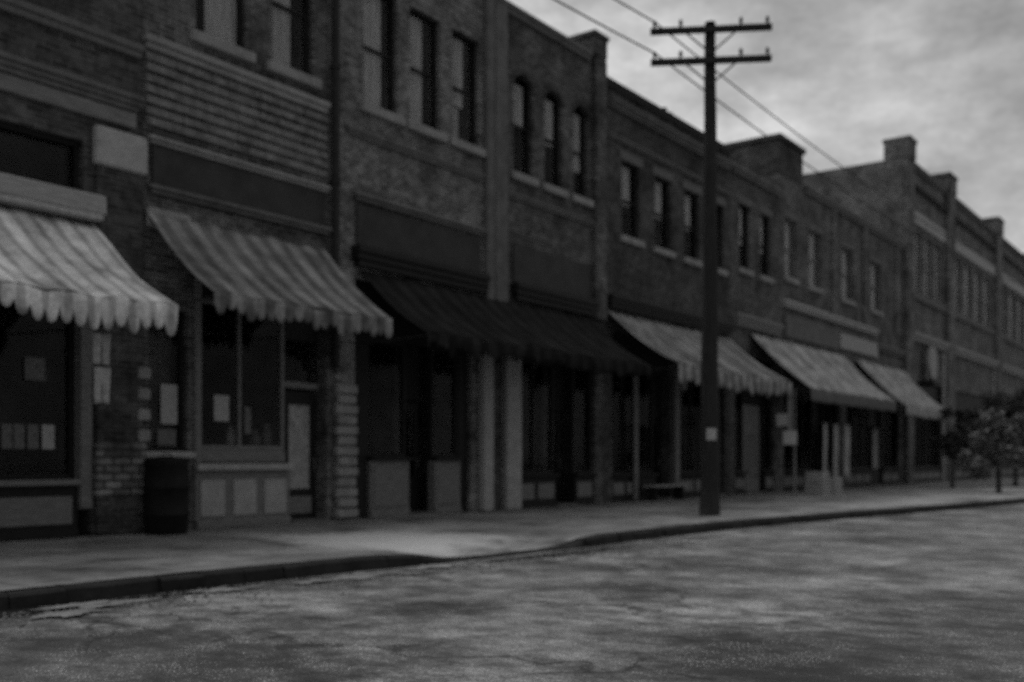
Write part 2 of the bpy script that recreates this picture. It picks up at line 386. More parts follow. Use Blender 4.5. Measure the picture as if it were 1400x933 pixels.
def window(root, x0, x1, z0, z1, curtains=(), fmat=None, sill=STONE, lintel=None, arch=False, wall_y=FY, proj=.12):
    """double hung window: frame with two sashes; pane, sill, lintel and curtains are its pieces"""
    fmat = fmat or WOODD
    m = MB(); y = wall_y + .11; t = .055; zm = (z0+z1)/2
    m.box(x0, x0+t, y, y+.1, z0, z1); m.box(x1-t, x1, y, y+.1, z0, z1)
    m.box(x0+t, x1-t, y, y+.1, z1-t, z1); m.box(x0+t, x1-t, y, y+.1, z0, z0+t)
    m.box(x0+t, x1-t, y+.02, y+.09, zm-.03, zm+.03)
    for (a, b, dy) in ((z0+t, zm-.03, .0), (zm+.03, z1-t, .03)):
        m.box(x0+t, x0+t+.04, y+.015+dy, y+.06+dy, a, b); m.box(x1-t-.04, x1-t, y+.015+dy, y+.06+dy, a, b)
    w = m.build('window', fmat, root)
    p = MB(); p.box(x0+t+.002, x1-t-.002, y+.045, y+.05, z0+t+.002, z1-t-.002); p.build('pane', GLASS, w)
    if sill:
        s = MB(); s.cbox(x0-.13, x1+.13, wall_y-proj, wall_y+.105, z0-.19, z0-.002, c=.02); s.build('sill', sill, w)
    if lintel:
        s = MB(); s.cbox(x0-.14, x1+.14, wall_y-.04, wall_y+.1, z1+.002, z1+.26, c=.015); s.build('lintel', lintel, w)
    if arch:
        s = MB(); n = 10; cx = (x0+x1)/2; ww = (x1-x0)/2
        vs = []
        for k in range(n+1):
            a = math.pi*(1 - k/n); hz = z1 - .28 + .28*math.sin(a)
            vs.append((cx + ww*math.cos(a)*1.0, wall_y + .03, hz)); vs.append((cx + ww*math.cos(a), wall_y + .10, hz))
        for k in range(n+1):
            a = math.pi*(1 - k/n); vs.append((cx + ww*math.cos(a), wall_y+.03, z1)); 
        fs = []
        for k in range(n):
            fs.append((2*k, 2*k+1, 2*k+3, 2*k+2)); b = 2*(n+1); fs.append((2*k, 2*k+2, b+k+1, b+k))
        s.add(vs, fs); s.build('arch_spandrel', BR4, w)
        hm = MB()
        for k in range(13):
            a0 = math.pi*(1 - k/13); a1 = math.pi*(1 - (k+.92)/13)
            q = []
            for a in (a0, a1):
                for rr in (1.0, 1.28):
                    q.append((cx + ww*rr*math.cos(a), z1 - .28 + (.28 + (rr-1)*ww*1.1)*math.sin(a) ))
            (ax, az), (bx_, bz), (cx2, cz), (dx, dz) = q
            hm.add([(ax, wall_y-.03, az), (bx_, wall_y-.03, bz), (dx, wall_y-.03, dz), (cx2, wall_y-.03, cz),
                    (ax, wall_y+.02, az), (bx_, wall_y+.02, bz), (dx, wall_y+.02, dz), (cx2, wall_y+.02, cz)],
                   [(3,2,1,0), (0,1,5,4), (1,2,6,5), (2,3,7,6), (3,0,4,7)])
        hm.build('hood', BR5, w)
    for (u0, u1, v0, v1) in curtains:
        u1 = min(.97, u1 + .2); a, b = x0 + (x1-x0)*u0, x0 + (x1-x0)*u1; c, d = z0 + (z1-z0)*v0, z0 + (z1-z0)*v1
        cu = MB(); n = 18
        vs = []
        for k in range(n+1):
            xx = a + (b-a)*k/n; yy = y + .085 + .018*math.sin(k*2.1) + .01*math.sin(k*.9)
            vs += [(xx, yy, c), (xx, yy, d)]
        cu.add(vs, [(2*k, 2*k+2, 2*k+3, 2*k+1) for k in range(n)])
        cu.build('curtain', CURT, w)
    return w

def shop_window(root, x0, x1, zb, zt, rec=.12, mull=1, fmat=WOODD, pane=GLASSP, transom=None):
    m = MB(); y = FY + rec; t = .07
    m.box(x0, x0+t, y, y+.1, zb, zt); m.box(x1-t, x1, y, y+.1, zb, zt)
    m.box(x0+t, x1-t, y, y+.1, zt-t, zt); m.box(x0+t, x1-t, y, y+.1, zb, zb+t)
    for k in range(1, mull+1):
        xx = x0 + (x1-x0)*k/(mull+1); m.box(xx-.03, xx+.03, y+.01, y+.09, zb+t, zt-t)
    if transom: m.box(x0+t, x1-t, y+.015, y+.085, transom-.04, transom+.04)
    w = m.build('shop_window', fmat, root)
    p = MB(); p.box(x0+t+.002, x1-t-.002, y+.045, y+.052, zb+t+.002, zt-t-.002); p.build('pane', pane, w)
    return w
def bulkhead(root, x0, x1, z1, mat, rec=.06, panels=2, pmat=None, ledge=None, ledge_h=.1):
    m = MB(); y = FY + rec
    m.box(x0, x1, y, y+.2, 0, z1)
    b = m.build('bulkhead', mat, root)
    if panels:
        p = MB(); w = (x1-x0)/panels
        for k in range(panels):
            a, c = x0 + w*k + .09, x0 + w*(k+1) - .09
            p.cbox(a, c, y-.025, y+.01, .2, z1-.16, c=.015)
        p.build('panel', pmat or mat, b)
    if ledge:
        l = MB(); l.cbox(x0-.03, x1+.03, y-.12, y+.2, z1+.002, z1+ledge_h, c=.015); l.build('ledge', ledge, b)
    k = MB(); k.cbox(x0, x1, y-.05, y+.01, 0, .14, c=.01); k.build('plinth', mat, b)
    return b
def door(root, x0, x1, z1, rec=.3, mat=WOODD, pmat=GLASSP, zlow=.75, ztop=None, kick=None):
    ztop = ztop or z1 - .18
    m = MB(); y = FY + rec; z0 = .06
    m.box(x0, x0+.12, y, y+.06, z0, z1); m.box(x1-.12, x1, y, y+.06, z0, z1)
    m.box(x0+.12, x1-.12, y, y+.06, ztop, z1); m.box(x0+.12, x1-.12, y, y+.06, z0, zlow)
    d = m.build('door', mat, root)
    p = MB(); p.box(x0+.121, x1-.121, y+.025, y+.035, zlow+.001, ztop-.001); p.build('pane', pmat, d)
    h = MB(); h.tube([(x1-.07, y-.05, .98), (x1-.07, y-.05, 1.2)], .014, 8); h.tube([(x1-.07, y-.05, 1.0), (x1-.07, y+.01, 1.0)], .01, 6); h.tube([(x1-.07, y-.05, 1.18), (x1-.07, y+.01, 1.18)], .01, 6)
    h.build('handle', STONED, d)
    if kick:
        k = MB(); k.cbox(x0+.1, x1-.1, y-.012, y+.005, z0+.1, z0+.42, c=.004); k.build('kick_plate', kick, d)
    s = MB(); s.box(x0-.05, x1+.05, FY-.05, y+.3, .0, .055); s.build('doorstep', STONED, root)
    return d
def closer(root, x0, x1, z0, z1, mat=WOODD, rec=.14, name='transom_board'):
    m = MB(); m.box(x0, x1, FY+rec, FY+rec+.12, z0, z1); return m.build(name, mat, root)

# ---- first building (left edge of the picture)
b1 = thing('brick_shop_building', (6.0, FY, 0), 'sooty brick shop building at the left edge with a pale capstone on its pillar', 'building', 'brick shop buildings of the row')
H1 = 12.2
h1 = [(3.2, 8.58, 0, 4.75), (3.2, 8.45, 5.17, 5.98), (4.7, 5.75, 8.3, 10.6), (7.05, 8.1, 8.3, 10.6)]
shell(b1, 1.0, 9.45, H1, 14, BR1, h1)
window(b1, 4.7, 5.75, 8.3, 10.6, [(.05, .5, .1, .95)]); window(b1, 7.05, 8.1, 8.3, 10.6, [(.05, .45, .4, .95)])
mould('string_course', STONED, b1, 1.0, 9.4, 7.5, 7.72, .10, 2)
mould('cornice', STONED, b1, 1.0, 9.3, 6.62, 6.86, .2, 3)
bx('fascia_board', WOODM, b1, 1.02, 9.28, FY-.10, FY-.002, 6.36, 6.6, c=.01)
m = MB(); m.box(3.2, 8.45, FY+.2, FY+.26, 5.17, 5.98); cw = m.build('transom_window', GLASSP, b1)
m = MB()
for xx in (3.2, 4.5, 5.8, 7.1, 8.38): m.box(xx, xx+.07, FY+.13, FY+.199, 5.17, 5.98)
m.box(3.2, 8.45, FY+.125, FY+.19, 5.9, 5.98); m.build('frame', WOODD, cw)
m = MB(); m.cbox(1.02, 8.7, FY-.22, FY-.002, 4.86, 5.16, c=.02); m.build('awning_board', WOODP, b1)
m = MB(); m.cbox(1.02, 8.62, FY-.28, FY-.002, 4.76, 4.845, c=.02); m.build('ledge', STONEL, b1)
m = MB(); m.cbox(8.62, 9.40, FY-.10, FY-.003, 0, 5.64, c=.02); pl = m.build('pillar', BR1, b1)
m = MB(); m.cbox(8.57, 9.45, FY-.16, FY-.002, 5.65, 6.24, c=.03); m.build('capital', STONEL, pl)
m = MB(); m.cbox(8.59, 9.43, FY-.15, FY-.003, .62, 1.42, c=.02); m.build('pedestal_course', BRP, pl)
m = MB()
for z in (1.45, 1.78, 2.11, 2.44): m.cbox(9.30, 9.52, FY-.13, FY-.002, z, z+.19, c=.02)
m.build('quoin', STONE, pl)
bx('window_post', WOODM, b1, 8.38, 8.57, FY-.04, FY+.16, .42, 3.4, c=.012)
bulkhead(b1, 3.2, 8.37, .78, WOODD, .04, 3, WOODM, WOODM, .09)
shop_window(b1, 3.2, 8.37, .88, 3.6, .14, 3)
closer(b1, 3.2, 8.57, 3.6, 4.75)

# ---- second building
b2 = thing('brick_shop_building', (11.5, FY, 0), 'shop building with a band of rough pale block courses below its upper sills', 'building', 'brick shop buildings of the row')
h2 = [(9.55, 10.28, 1.3, 3.6), (10.42, 13.38, 0, 4.95), (10.45, 11.5, 8.3, 10.65), (12.05, 13.05, 8.3, 10.65)]
shell(b2, 9.45, 13.54, 12.2, 14, BR2, h2)
window(b2, 10.45, 11.5, 8.3, 10.65, [(.3, .78, .02, .97)]); window(b2, 12.05, 13.05, 8.3, 10.65, [(.03, .4, .02, .97)])
mould('string_course', STONE, b2, 9.48, 13.36, 7.72, 7.93, .12, 2)
random.seed(11); m = MB()
for k in range(7):
    z = 6.5 + .172*k; x = 9.5 + (.17 if k % 2 else 0)
    xa = 9.48
    while xa < 13.36:
        xb = min(x + random.uniform(.32, .7), 13.36)
        if xb - xa > .05:
            pj = .05 + random.uniform(0, .04); A, B, z0, z1 = xa, xb - random.uniform(.003, .012), z + .012, z + .166
            m.add([(A, FY-pj, z0), (B, FY-pj, z0), (B, FY-pj, z1-.06), (A, FY-pj, z1-.06), (A, FY-.012, z1), (B, FY-.012, z1), (A, FY+.01, z0), (B, FY+.01, z0), (B, FY+.01, z1), (A, FY+.01, z1)],
                  [(0,1,2,3), (3,2,5,4), (4,5,8,9), (0,6,7,1), (0,3,4,9,6), (1,7,8,5,2)])
        xa = xb; x = xb
m.build('block_course', BLK, b2)
mould('sign_moulding', STONE, b2, 9.55, 13.35, 6.22, 6.34, .13, 2)
bx('sign_panel', SIGNM, b2, 9.6, 13.3, FY-.05, FY-.002, 5.56, 6.215, c=.01)
mould('sign_moulding', STONED, b2, 9.55, 13.35, 5.42, 5.55, .16, 2)
m = MB(); m.cbox(9.48, 10.3, FY-.1, FY-.002, 4.86, 5.2, c=.03); m.build('bracket_block', STONE, b2)
# show case beside the pillar
sw = shop_window(b2, 9.55, 10.28, 1.3, 3.6, .1, 0, WOODD)
m = MB(); m.cbox(9.42, 10.36, FY-.14, FY+.09, 1.19, 1.298, c=.02); m.build('sill', STONEL, sw)
m = MB(); m.box(9.6, 10.25, FY+.42, FY+.46, 1.35, 3.5); m.build('backboard', PAPERD, sw)
bulkhead(b2, 10.44, 12.47, .98, WOODM, .0, 3, STONEL, STONEL, .12)
bx('window_base_board', WOODM, b2, 10.46, 12.45, FY+.09, FY+.24, 1.12, 1.34, c=.01)
shop_window(b2, 10.46, 12.45, 1.345, 3.9, .12, 1, WOODM)
bx('window_post', WOODM, b2, 10.42, 10.55, FY-.03, FY+.1, 1.11, 4.2, c=.01)
closer(b2, 10.42, 12.5, 3.9, 4.95)
door(b2, 12.56, 13.33, 2.45, .26, WOODD, FROST, .62, 2.2, WOODM)
bx('transom_bar', WOODM, b2, 12.5, 13.38, FY+.2, FY+.34, 2.5, 2.62, c=.01)
closer(b2, 12.5, 13.38, 3.4, 4.95, WOODD, .24)
m = MB(); m.box(12.5, 13.38, FY+.26, FY+.27, 2.62, 3.4); m.build('transom_pane', GLASSP, b2)
m = MB(); m.tube([(13.49, FY-.14, 2.9), (13.49, FY-.14, 12.1)], .075, 10)
for z in (4.2, 6.4, 8.6, 10.8): m.tube([(13.49, FY-.14, z), (13.49, FY-.14, z+.1)], .1, 10); m.box(13.46, 13.52, FY-.1, FY-.004, z+.02, z+.08)
m.build('drainpipe', PIPE, b2, smooth=False)

# ---- third building
b3 = thing('brick_shop_building', (16, FY, 0), 'worn brick building with three tall curtained windows beside the black drainpipe', 'building', 'brick shop buildings of the row')
W3 = [(14.35, 15.35), (15.72, 16.7), (17.1, 18.05)]
h3 = [(14.12, 17.75, 0, 4.75)] + [(a, b, 8.22, 10.65) for a, b in W3]
shell(b3, 13.54, 18.5, 12.3, 14, BR3, h3)
for (a, b), cu in zip(W3, ([(.03, .5, .02, .97)], [(.03, .4, .02, .97)], [(.03, .42, .35, .97), (.03, .25, .02, .33)])):
    window(b3, a, b, 8.22, 10.65, cu)
m = MB(); m.cbox(13.58, 14.08, FY-.07, FY-.002, 0, 4.9, c=.02); pr = m.build('pier', BR3, b3)
m = MB()
random.seed(2)
for k in range(13):
    z = .05 + k*.2; e = .05 if k % 2 else 0
    m.cbox(13.54+e, 14.1-e*.6, FY-.12-random.uniform(0, .03), FY-.004, z, z+.165, c=.02)
m.build('quoin', STONE, pr)
bx('pilaster', STONED, b3, 18.2, 18.47, FY-.14, FY-.002, 4.0, 12.28, c=.02)
mould('shop_cornice', WOODD, b3, 14.1, 18.1, 4.95, 5.35, .25, 3)
bx('sign_panel', SIGNM, b3, 14.15, 18.05, FY-.05, FY-.002, 5.4, 6.2, c=.01)
mould('sign_moulding', STONED, b3, 14.1, 18.1, 6.25, 6.4, .14, 2)
mould('string_course', STONED, b3, 13.9, 18.15, 7.5, 7.66, .08, 2)
bulkhead(b3, 14.58, 15.72, 1.15, WOODM, .02, 1, WOODM, WOODD, .08)
shop_window(b3, 14.58, 15.72, 1.235, 3.6, .12, 0)
door(b3, 15.74, 16.02+.5, 2.4, .5, WOODD, GLASSP, .8)
bulkhead(b3, 16.54, 17.4, 1.15, WOODM, .02, 1, WOODM, WOODD, .08)
shop_window(b3, 16.54, 17.4, 1.235, 3.6, .12, 0)
closer(b3, 14.12, 17.75, 3.6, 4.75); closer(b3, 14.12, 14.56, 0, 3.6, WOODD, .1, 'side_board'); closer(b3, 17.42, 17.75, 0, 3.6, WOODD, .1, 'side_board')
closer(b3, 15.74, 16.52, 2.45, 3.6, WOODD, .45)
m = MB(); m.cbox(18.0, 18.36, FY-.2, FY-.002, 0, 3.9, c=.03); m.build('shop_pilaster', STONEL, b3)
# ---- fourth building
b4 = thing('brick_shop_building', (21, FY, 0), 'dark brick building with three arched windows and a raised block at its roof corner', 'building', 'brick shop buildings of the row')
W4 = [(19.35, 20.15), (20.65, 21.45), (21.95, 22.65)]
h4 = [(19.45, 23.0, 0, 4.75)] + [(a, b, 8.0, 10.4) for a, b in W4]
shell(b4, 18.5, 23.4, 11.85, 15, BR4, h4)
for (a, b), cu in zip(W4, ([(.05, .6, .5, .93)], [(.05, .6, .45, .93)], [(.05, .65, .3, .93)])):
    window(b4, a, b, 8.0, 10.4, cu, arch=True)
bx('pilaster', STONED, b4, 18.52, 19.0, FY-.12, FY-.002, 4.0, 11.84, c=.02)
bx('corner_pier', BR4, b4, 22.85, 23.39, FY-.15, FY-.002, 4.9, 11.86, c=.02)
m = MB(); m.cbox(22.75, 23.38, FY-.17, FY+1.5, 11.87, 12.36, c=.03); m.cbox(22.68, 23.42, FY-.22, FY+1.55, 12.362, 12.5, c=.03); m.build('parapet_block', BR4, b4)
mould('coping', STONED, b4, 18.55, 22.65, 11.66, 11.9, .14, 2)
mould('shop_cornice', WOODD, b4, 19.3, 22.8, 4.95, 5.35, .25, 3)
bx('sign_panel', SIGNM, b4, 19.3, 22.8, FY-.05, FY-.002, 5.4, 6.3, c=.01)
mould('string_course', STONED, b4, 19.02, 22.84, 7.35, 7.5, .08, 2)
m = MB(); m.cbox(18.84, 19.42, FY-.22, FY-.125, 0, 3.9, c=.03); m.box(18.9, 19.4, FY-.124, FY-.003, 0, 3.9); m.build('shop_pilaster', STONEL, b4)
bulkhead(b4, 19.47, 21.2, .75, WOODD, .04, 2, WOODM, WOODD, .08)
shop_window(b4, 19.47, 21.2, .835, 3.6, .12, 1)
door(b4, 21.25, 22.05, 2.4, .5)
bulkhead(b4, 22.1, 22.98, .75, WOODD, .04, 1, WOODM, WOODD, .08)
shop_window(b4, 22.1, 22.98, .835, 3.6, .12, 0)
closer(b4, 19.45, 23.0, 3.6, 4.75); closer(b4, 21.22, 22.08, 2.45, 3.6, WOODD, .45)
# ---- fifth building
b5 = thing('brick_shop_building', (27, FY, 0), 'black brick building behind the utility pole with a squat chimney on its roof', 'building', 'brick shop buildings of the row')
W5 = [(24.4, 25.4), (26.3, 27.3), (28.2, 29.2), (30.1, 31.0)]
h5 = [(23.9, 27.3, 0, 4.75), (27.9, 31.1, 0, 4.75)] + [(a, b, 7.4, 9.5) for a, b in W5]
shell(b5, 23.4, 31.5, 11.4, 15, BR5, h5)
for a, b in W5: window(b5, a, b, 7.4, 9.5, [(.05, .55, .45, .97)], lintel=STONED)
mould('cornice', STONED, b5, 23.6, 31.3, 10.75, 11.0, .22, 3)
mould('coping', WOODD, b5, 23.5, 31.4, 11.3, 11.52, .1, 2)
mould('string_course', STONED, b5, 23.6, 31.3, 9.95, 10.08, .08, 2)
m = MB(); m.cbox(29.5, 30.5, FY+1.2, FY+2.0, 10.95, 12.25, c=.03); m.cbox(29.42, 30.58, FY+1.12, FY+2.08, 12.252, 12.4, c=.03); m.tube([(29.8, FY+1.6, 12.4), (29.8, FY+1.6, 12.75)], .13, 10); m.tube([(30.2, FY+1.6, 12.4), (30.2, FY+1.6, 12.7)], .13, 10); m.build('chimney', BR5, b5)
mould('shop_cornice', WOODD, b5, 23.6, 31.3, 5.3, 5.65, .25, 3)
bulkhead(b5, 23.92, 25.4, .7, WOODD, .04, 2, WOODM, WOODD, .08); shop_window(b5, 23.92, 25.4, .785, 3.7, .12, 1)
bulkhead(b5, 25.45, 26.4, .7, WOODD, .04, 1, WOODD, WOODD, .08); shop_window(b5, 25.45, 26.4, .785, 3.7, .12, 0)
door(b5, 26.45, 27.28, 2.4, .4)
closer(b5, 23.9, 27.3, 3.7, 4.75); closer(b5, 26.42, 27.3, 2.45, 3.7, WOODD, .35)
m = MB(); m.cbox(27.45, 27.72, FY-.1, FY-.003, 0, 3.9, c=.02); m.build('shop_pilaster', WOODM, b5)
bx('shop_pilaster', WOODM, b5, 25.0, 25.18, FY-.1, FY-.003, 0, 3.9, c=.02)
bulkhead(b5, 27.92, 29.9, .7, WOODD, .04, 2, WOODM, WOODD, .08); shop_window(b5, 27.92, 29.9, .785, 3.7, .12, 1)
door(b5, 29.98, 31.05, 2.5, .35); closer(b5, 27.9, 31.1, 3.7, 4.75); closer(b5, 29.94, 31.1, 2.55, 3.7, WOODD, .3)
# ---- sixth building
b6 = thing('brick_shop_building', (33.5, FY, 0), 'narrow brick building between the chimneyed building and the roof tower', 'building', 'brick shop buildings of the row')
W6 = [(32.2, 33.1), (34.0, 34.9)]
h6 = [(31.9, 35.3, 0, 4.75)] + [(a, b, 7.7, 9.9) for a, b in W6]
shell(b6, 31.5, 35.7, 11.0, 15, BR4, h6)
for a, b in W6: window(b6, a, b, 7.7, 9.9, [(.05, .55, .4, .97)], lintel=STONED)
mould('coping', STONED, b6, 31.6, 35.6, 10.8, 11.08, .16, 2)
mould('shop_cornice', WOODM, b6, 31.7, 35.5, 5.7, 6.1, .25, 3)
bulkhead(b6, 31.92, 32.8, .7, WOODD, .04, 1, WOODM, WOODD, .08); shop_window(b6, 31.92, 32.8, .785, 3.7, .12, 0)
door(b6, 32.95, 34.4, 3.1, .2, WOODM, PAPERD, .5, 2.1); closer(b6, 31.9, 35.3, 3.7, 4.75); closer(b6, 32.85, 34.5, 3.15, 3.7, WOODD, .18)
bulkhead(b6, 34.5, 35.28, .7, WOODD, .04, 1, WOODM, WOODD, .08); shop_window(b6, 34.5, 35.28, .785, 3.7, .12, 0)
# ---- seventh building
b7 = thing('brick_shop_building', (44, FY, 0), 'wide brick building with a roof tower at one end and two plain awnings below', 'building', 'brick shop buildings of the row')
W7 = [(36.3, 37.4), (38.8, 40.1), (42.6, 44.0), (46.5, 48.0)]
h7 = [(36.2, 42.4, 0, 5.2), (43.2, 51.0, 0, 5.2)] + [(a, b, 8.0, 10.2) for a, b in W7]
shell(b7, 35.7, 51.6, 11.7, 15, BR7, h7)
for a, b in W7: window(b7, a, b, 8.0, 10.2, [(.05, .62, .02, .97)], lintel=STONED, fmat=WOODM)
m = MB(); m.cbox(35.72, 38.1, FY-.02, FY+2.3, 11.72, 12.95, c=.03); m.cbox(35.62, 38.2, FY-.12, FY+2.4, 12.952, 13.15, c=.03); m.build('roof_tower', BR5, b7)
mould('coping', STONED, b7, 38.2, 51.5, 11.5, 11.8, .16, 2)
for x in (41.3, 45.3, 50.2): bx('pilaster', BR8, b7, x, x+.45, FY-.1, FY-.002, 7.2, 11.48, c=.02)
mould('shop_cornice', STONEL, b7, 36.0, 47.0, 6.85, 7.1, .22, 2)
bx('sign_panel', WOODP, b7, 42.2, 47.2, FY-.12, FY-.002, 5.85, 6.5, c=.02)
bx('sign_panel', STONED, b7, 36.2, 42.0, FY-.1, FY-.002, 5.75, 6.6, c=.02)
mould('shop_cornice', STONED, b7, 47.2, 51.5, 6.2, 6.5, .22, 2)
bulkhead(b7, 36.22, 39.5, .7, WOODD, .04, 3, WOODM, WOODD, .08); shop_window(b7, 36.22, 39.5, .785, 3.8, .12, 2)
door(b7, 39.6, 40.6, 2.5, .3); bulkhead(b7, 40.7, 42.38, .7, WOODD, .04, 2, WOODM, WOODD, .08); shop_window(b7, 40.7, 42.38, .785, 3.8, .12, 1)
closer(b7, 36.2, 42.4, 3.8, 5.2); closer(b7, 39.52, 40.68, 2.55, 3.8, WOODD, .26)
bulkhead(b7, 43.22, 46.7, .7, WOODD, .04, 3, WOODM, WOODD, .08); shop_window(b7, 43.22, 46.7, .785, 3.8, .12, 2)
door(b7, 47.1, 48.2, 2.7, .12, WOODD, PAPER, .8, 2.55); bulkhead(b7, 48.4, 50.98, .7, WOODD, .04, 2, WOODM, WOODD, .08); shop_window(b7, 48.4, 50.98, .785, 3.8, .12, 1)
closer(b7, 43.2, 51.0, 3.8, 5.2); closer(b7, 46.72, 48.38, 2.75, 3.8, WOODD, .26)
# ---- far tall building
b8 = thing('brick_corner_building', (68, FY, 0), 'tall far brick building with piers rising above its roofline and pale lintel bands', 'building', 'brick shop buildings of the row')
PX = [51.62, 59.6, 72.4, 86.5]
W8 = []
for a, b, n in ((53.3, 59.3, 3), (61.4, 71.8, 4), (74.2, 86.0, 4)):
    w = (b-a)/n
    W8 += [(a + w*k + .3, a + w*(k+1) - .3) for k in range(n)]
h8 = [(53.4, 59.2, 0, 5.2), (61.5, 71.6, 0, 5.2), (74.3, 85.8, 0, 5.2)] + [(a, b, 9.75, 12.9) for a, b in W8]
shell(b8, 51.6, 88, 16.1, 18, BR8, h8, slab=6.5)
for a, b in W8: window(b8, a, b, 9.75, 12.9, [(.04, .6, .02, .97)], fmat=WOODP, sill=None)
for i, x in enumerate(PX):
    m = MB(); wd = 1.15 if i == 0 else 1.5
    m.cbox(x, x+wd, FY-.25, FY-.002, 0, 16.1, c=.03); m.cbox(x-.05 if i else x, x+wd+.05, FY-.32, FY+.95, 16.102, 16.95, c=.04); m.cbox(x-.12 if i else x-.02, x+wd+.1, FY-.38, FY+1.02, 16.952, 17.15, c=.04)
    m.build('pier', BR8, b8)
for (a, b) in zip(PX, PX[1:]):
    x0 = a + (1.2 if a < 52 else 1.55)
    mould('lintel_band', STONEL, b8, x0, b-.05, 13.2, 13.85, .1, 1)
    mould('sill_band', STONED, b8, x0, b-.05, 9.35, 9.7, .14, 1)
    mould('coping', STONED, b8, x0, b-.05, 15.9, 16.2, .18, 2)
    mould('cornice', WOODD, b8, x0, b-.05, 14.9, 15.15, .2, 2)
    mould('shop_cornice', STONE, b8, x0, b-.05, 7.2, 7.65, .3, 2)
    bulkhead(b8, x0+.3, b-.6, .7, WOODD, .04, 4, WOODM, WOODD, .08); shop_window(b8, x0+.3, b-.6, .785, 4.2, .12, 3)
    closer(b8, x0, b-.2, 4.2, 5.2)
    m = MB(); m.cbox(x0+.05, x0+.4, FY-.12, FY-.003, 0, 7.15, c=.02); m.build('shop_pilaster', STONE, b8)
    bx('shop_pilaster', STONE, b8, b-.6, b-.2, FY-.12, FY-.003, 0, 7.15, c=.02)

# ------------------------------------------------------------------ awnings
def awning(label, x0, x1, zt, yf, zf, val, mat, vmat=None, scallop=True, seed=1, ripple=.018, sag=.13, vjag=.75):
    random.seed(seed)
    root = thing('awning', ((x0+x1)/2, FY, zf), label, 'awning', 'shop awnings along the row')
    nx, ny = max(24, int((x1-x0)*14)), 14
    m = MB(); vs = []
    yt = FY - .06
    def edge(x):  # uneven front edge
        return .05*mnoise.noise(Vector((x*.8, seed*3.1, 0))) + .03*mnoise.noise(Vector((x*3, seed, 2)))
    for j in range(ny+1):
        t = j/ny
        for i in range(nx+1):
            x = x0 + (x1-x0)*i/nx
            z = zt + (zf - zt)*t - sag*math.sin(math.pi*t) + edge(x)*t*t + ripple*math.sin(x*9 + seed + 2*mnoise.noise(Vector((x, 0, seed))))*t + .035*mnoise.noise(Vector((x*2.2, t*2.5, seed))) + .02*mnoise.noise(Vector((x*7, t*3, seed)))
            vs.append((x, yt + (yf-yt)*t, z))
    k = nx+1
    m.add(vs, [(j*k+i, j*k+i+1, (j+1)*k+i+1, (j+1)*k+i) for j in range(ny) for i in range(nx)])
    c = m.build('canopy', mat, root, smooth=True)
    so = c.modifiers.new('thick', 'SOLIDIFY'); so.thickness = .012; so.offset = -1
    v = MB(); vs = []; n = int((x1-x0)*30)
    for j in range(5):
        t = j/4
        for i in range(n+1):
            x = x0 + (x1-x0)*i/n
            zt_ = zf + edge(x) + ripple*math.sin(x*9 + seed) - .005
            if scallop:
                ph = x/.19; s_ = abs(math.sin(math.pi*ph)); d = val*(.42 + .58*s_**.8) * (1 + vjag*mnoise.noise(Vector((math.floor(ph)*1.7, seed, 0))))
                off = .03*math.sin(math.pi*ph*2)*t + .025*mnoise.noise(Vector((x*5, t, seed)))
            else:
                d = val*(1 + .08*mnoise.noise(Vector((x*2, seed, 0)))); off = .015*math.sin(x*7)*t
            vs.append((x, yf - .004 + off, zt_ - d*t))
    k = n+1
    v.add(vs, [(j*k+i, j*k+i+1, (j+1)*k+i+1, (j+1)*k+i) for j in range(4) for i in range(n)])
    vo = v.build('valance', vmat or mat, root, smooth=True)
    so = vo.modifiers.new('thick', 'SOLIDIFY'); so.thickness = .008; so.offset = 1
    f = MB()
    nb = max(2, int((x1-x0)/2)+1)
    for i in range(nb):
        x = x0 + .04 + (x1-x0-.08)*i/(nb-1)
        f.tube([(x, FY-.02, zf-.12), (x, yf+.03, zf-.06)], .016, 6)
    f.tube([(x0+.02, yf+.03, zf-.06), (x1-.02, yf+.03, zf-.06)], .018, 6)
    f.build('frame', METAL, root)
    return root
awning('ragged light striped awning with a scalloped valance at the left edge', 3.6, 8.58, 4.72, 12.16, 3.30, .40, AW1, seed=1)
awning('faded striped awning between the pillar with the pale capstone and the drainpipe', 9.47, 13.3, 5.12, 12.55, 3.66, .34, AW2, seed=2)
awning('long black awning under the three arched windows', 14.2, 22.7, 4.9, 12.5, 3.55, .3, AW3, seed=3)
awning('grey striped awning with scalloped valance behind the utility pole', 23.5, 31.3, 5.2, 12.13, 3.62, .46, AWA, seed=4)
awning('smooth plain awning with a straight dark valance, larger of the two plain ones', 33.0, 42.7, 5.55, 12.13, 3.55, .42, AWB, VALD, scallop=False, seed=5, ripple=.006)
awning('small plain pale awning next to the tall far building', 44.2, 51.5, 5.55, 12.13, 3.45, .4, AWC, AWC, scallop=False, seed=6, ripple=.006)

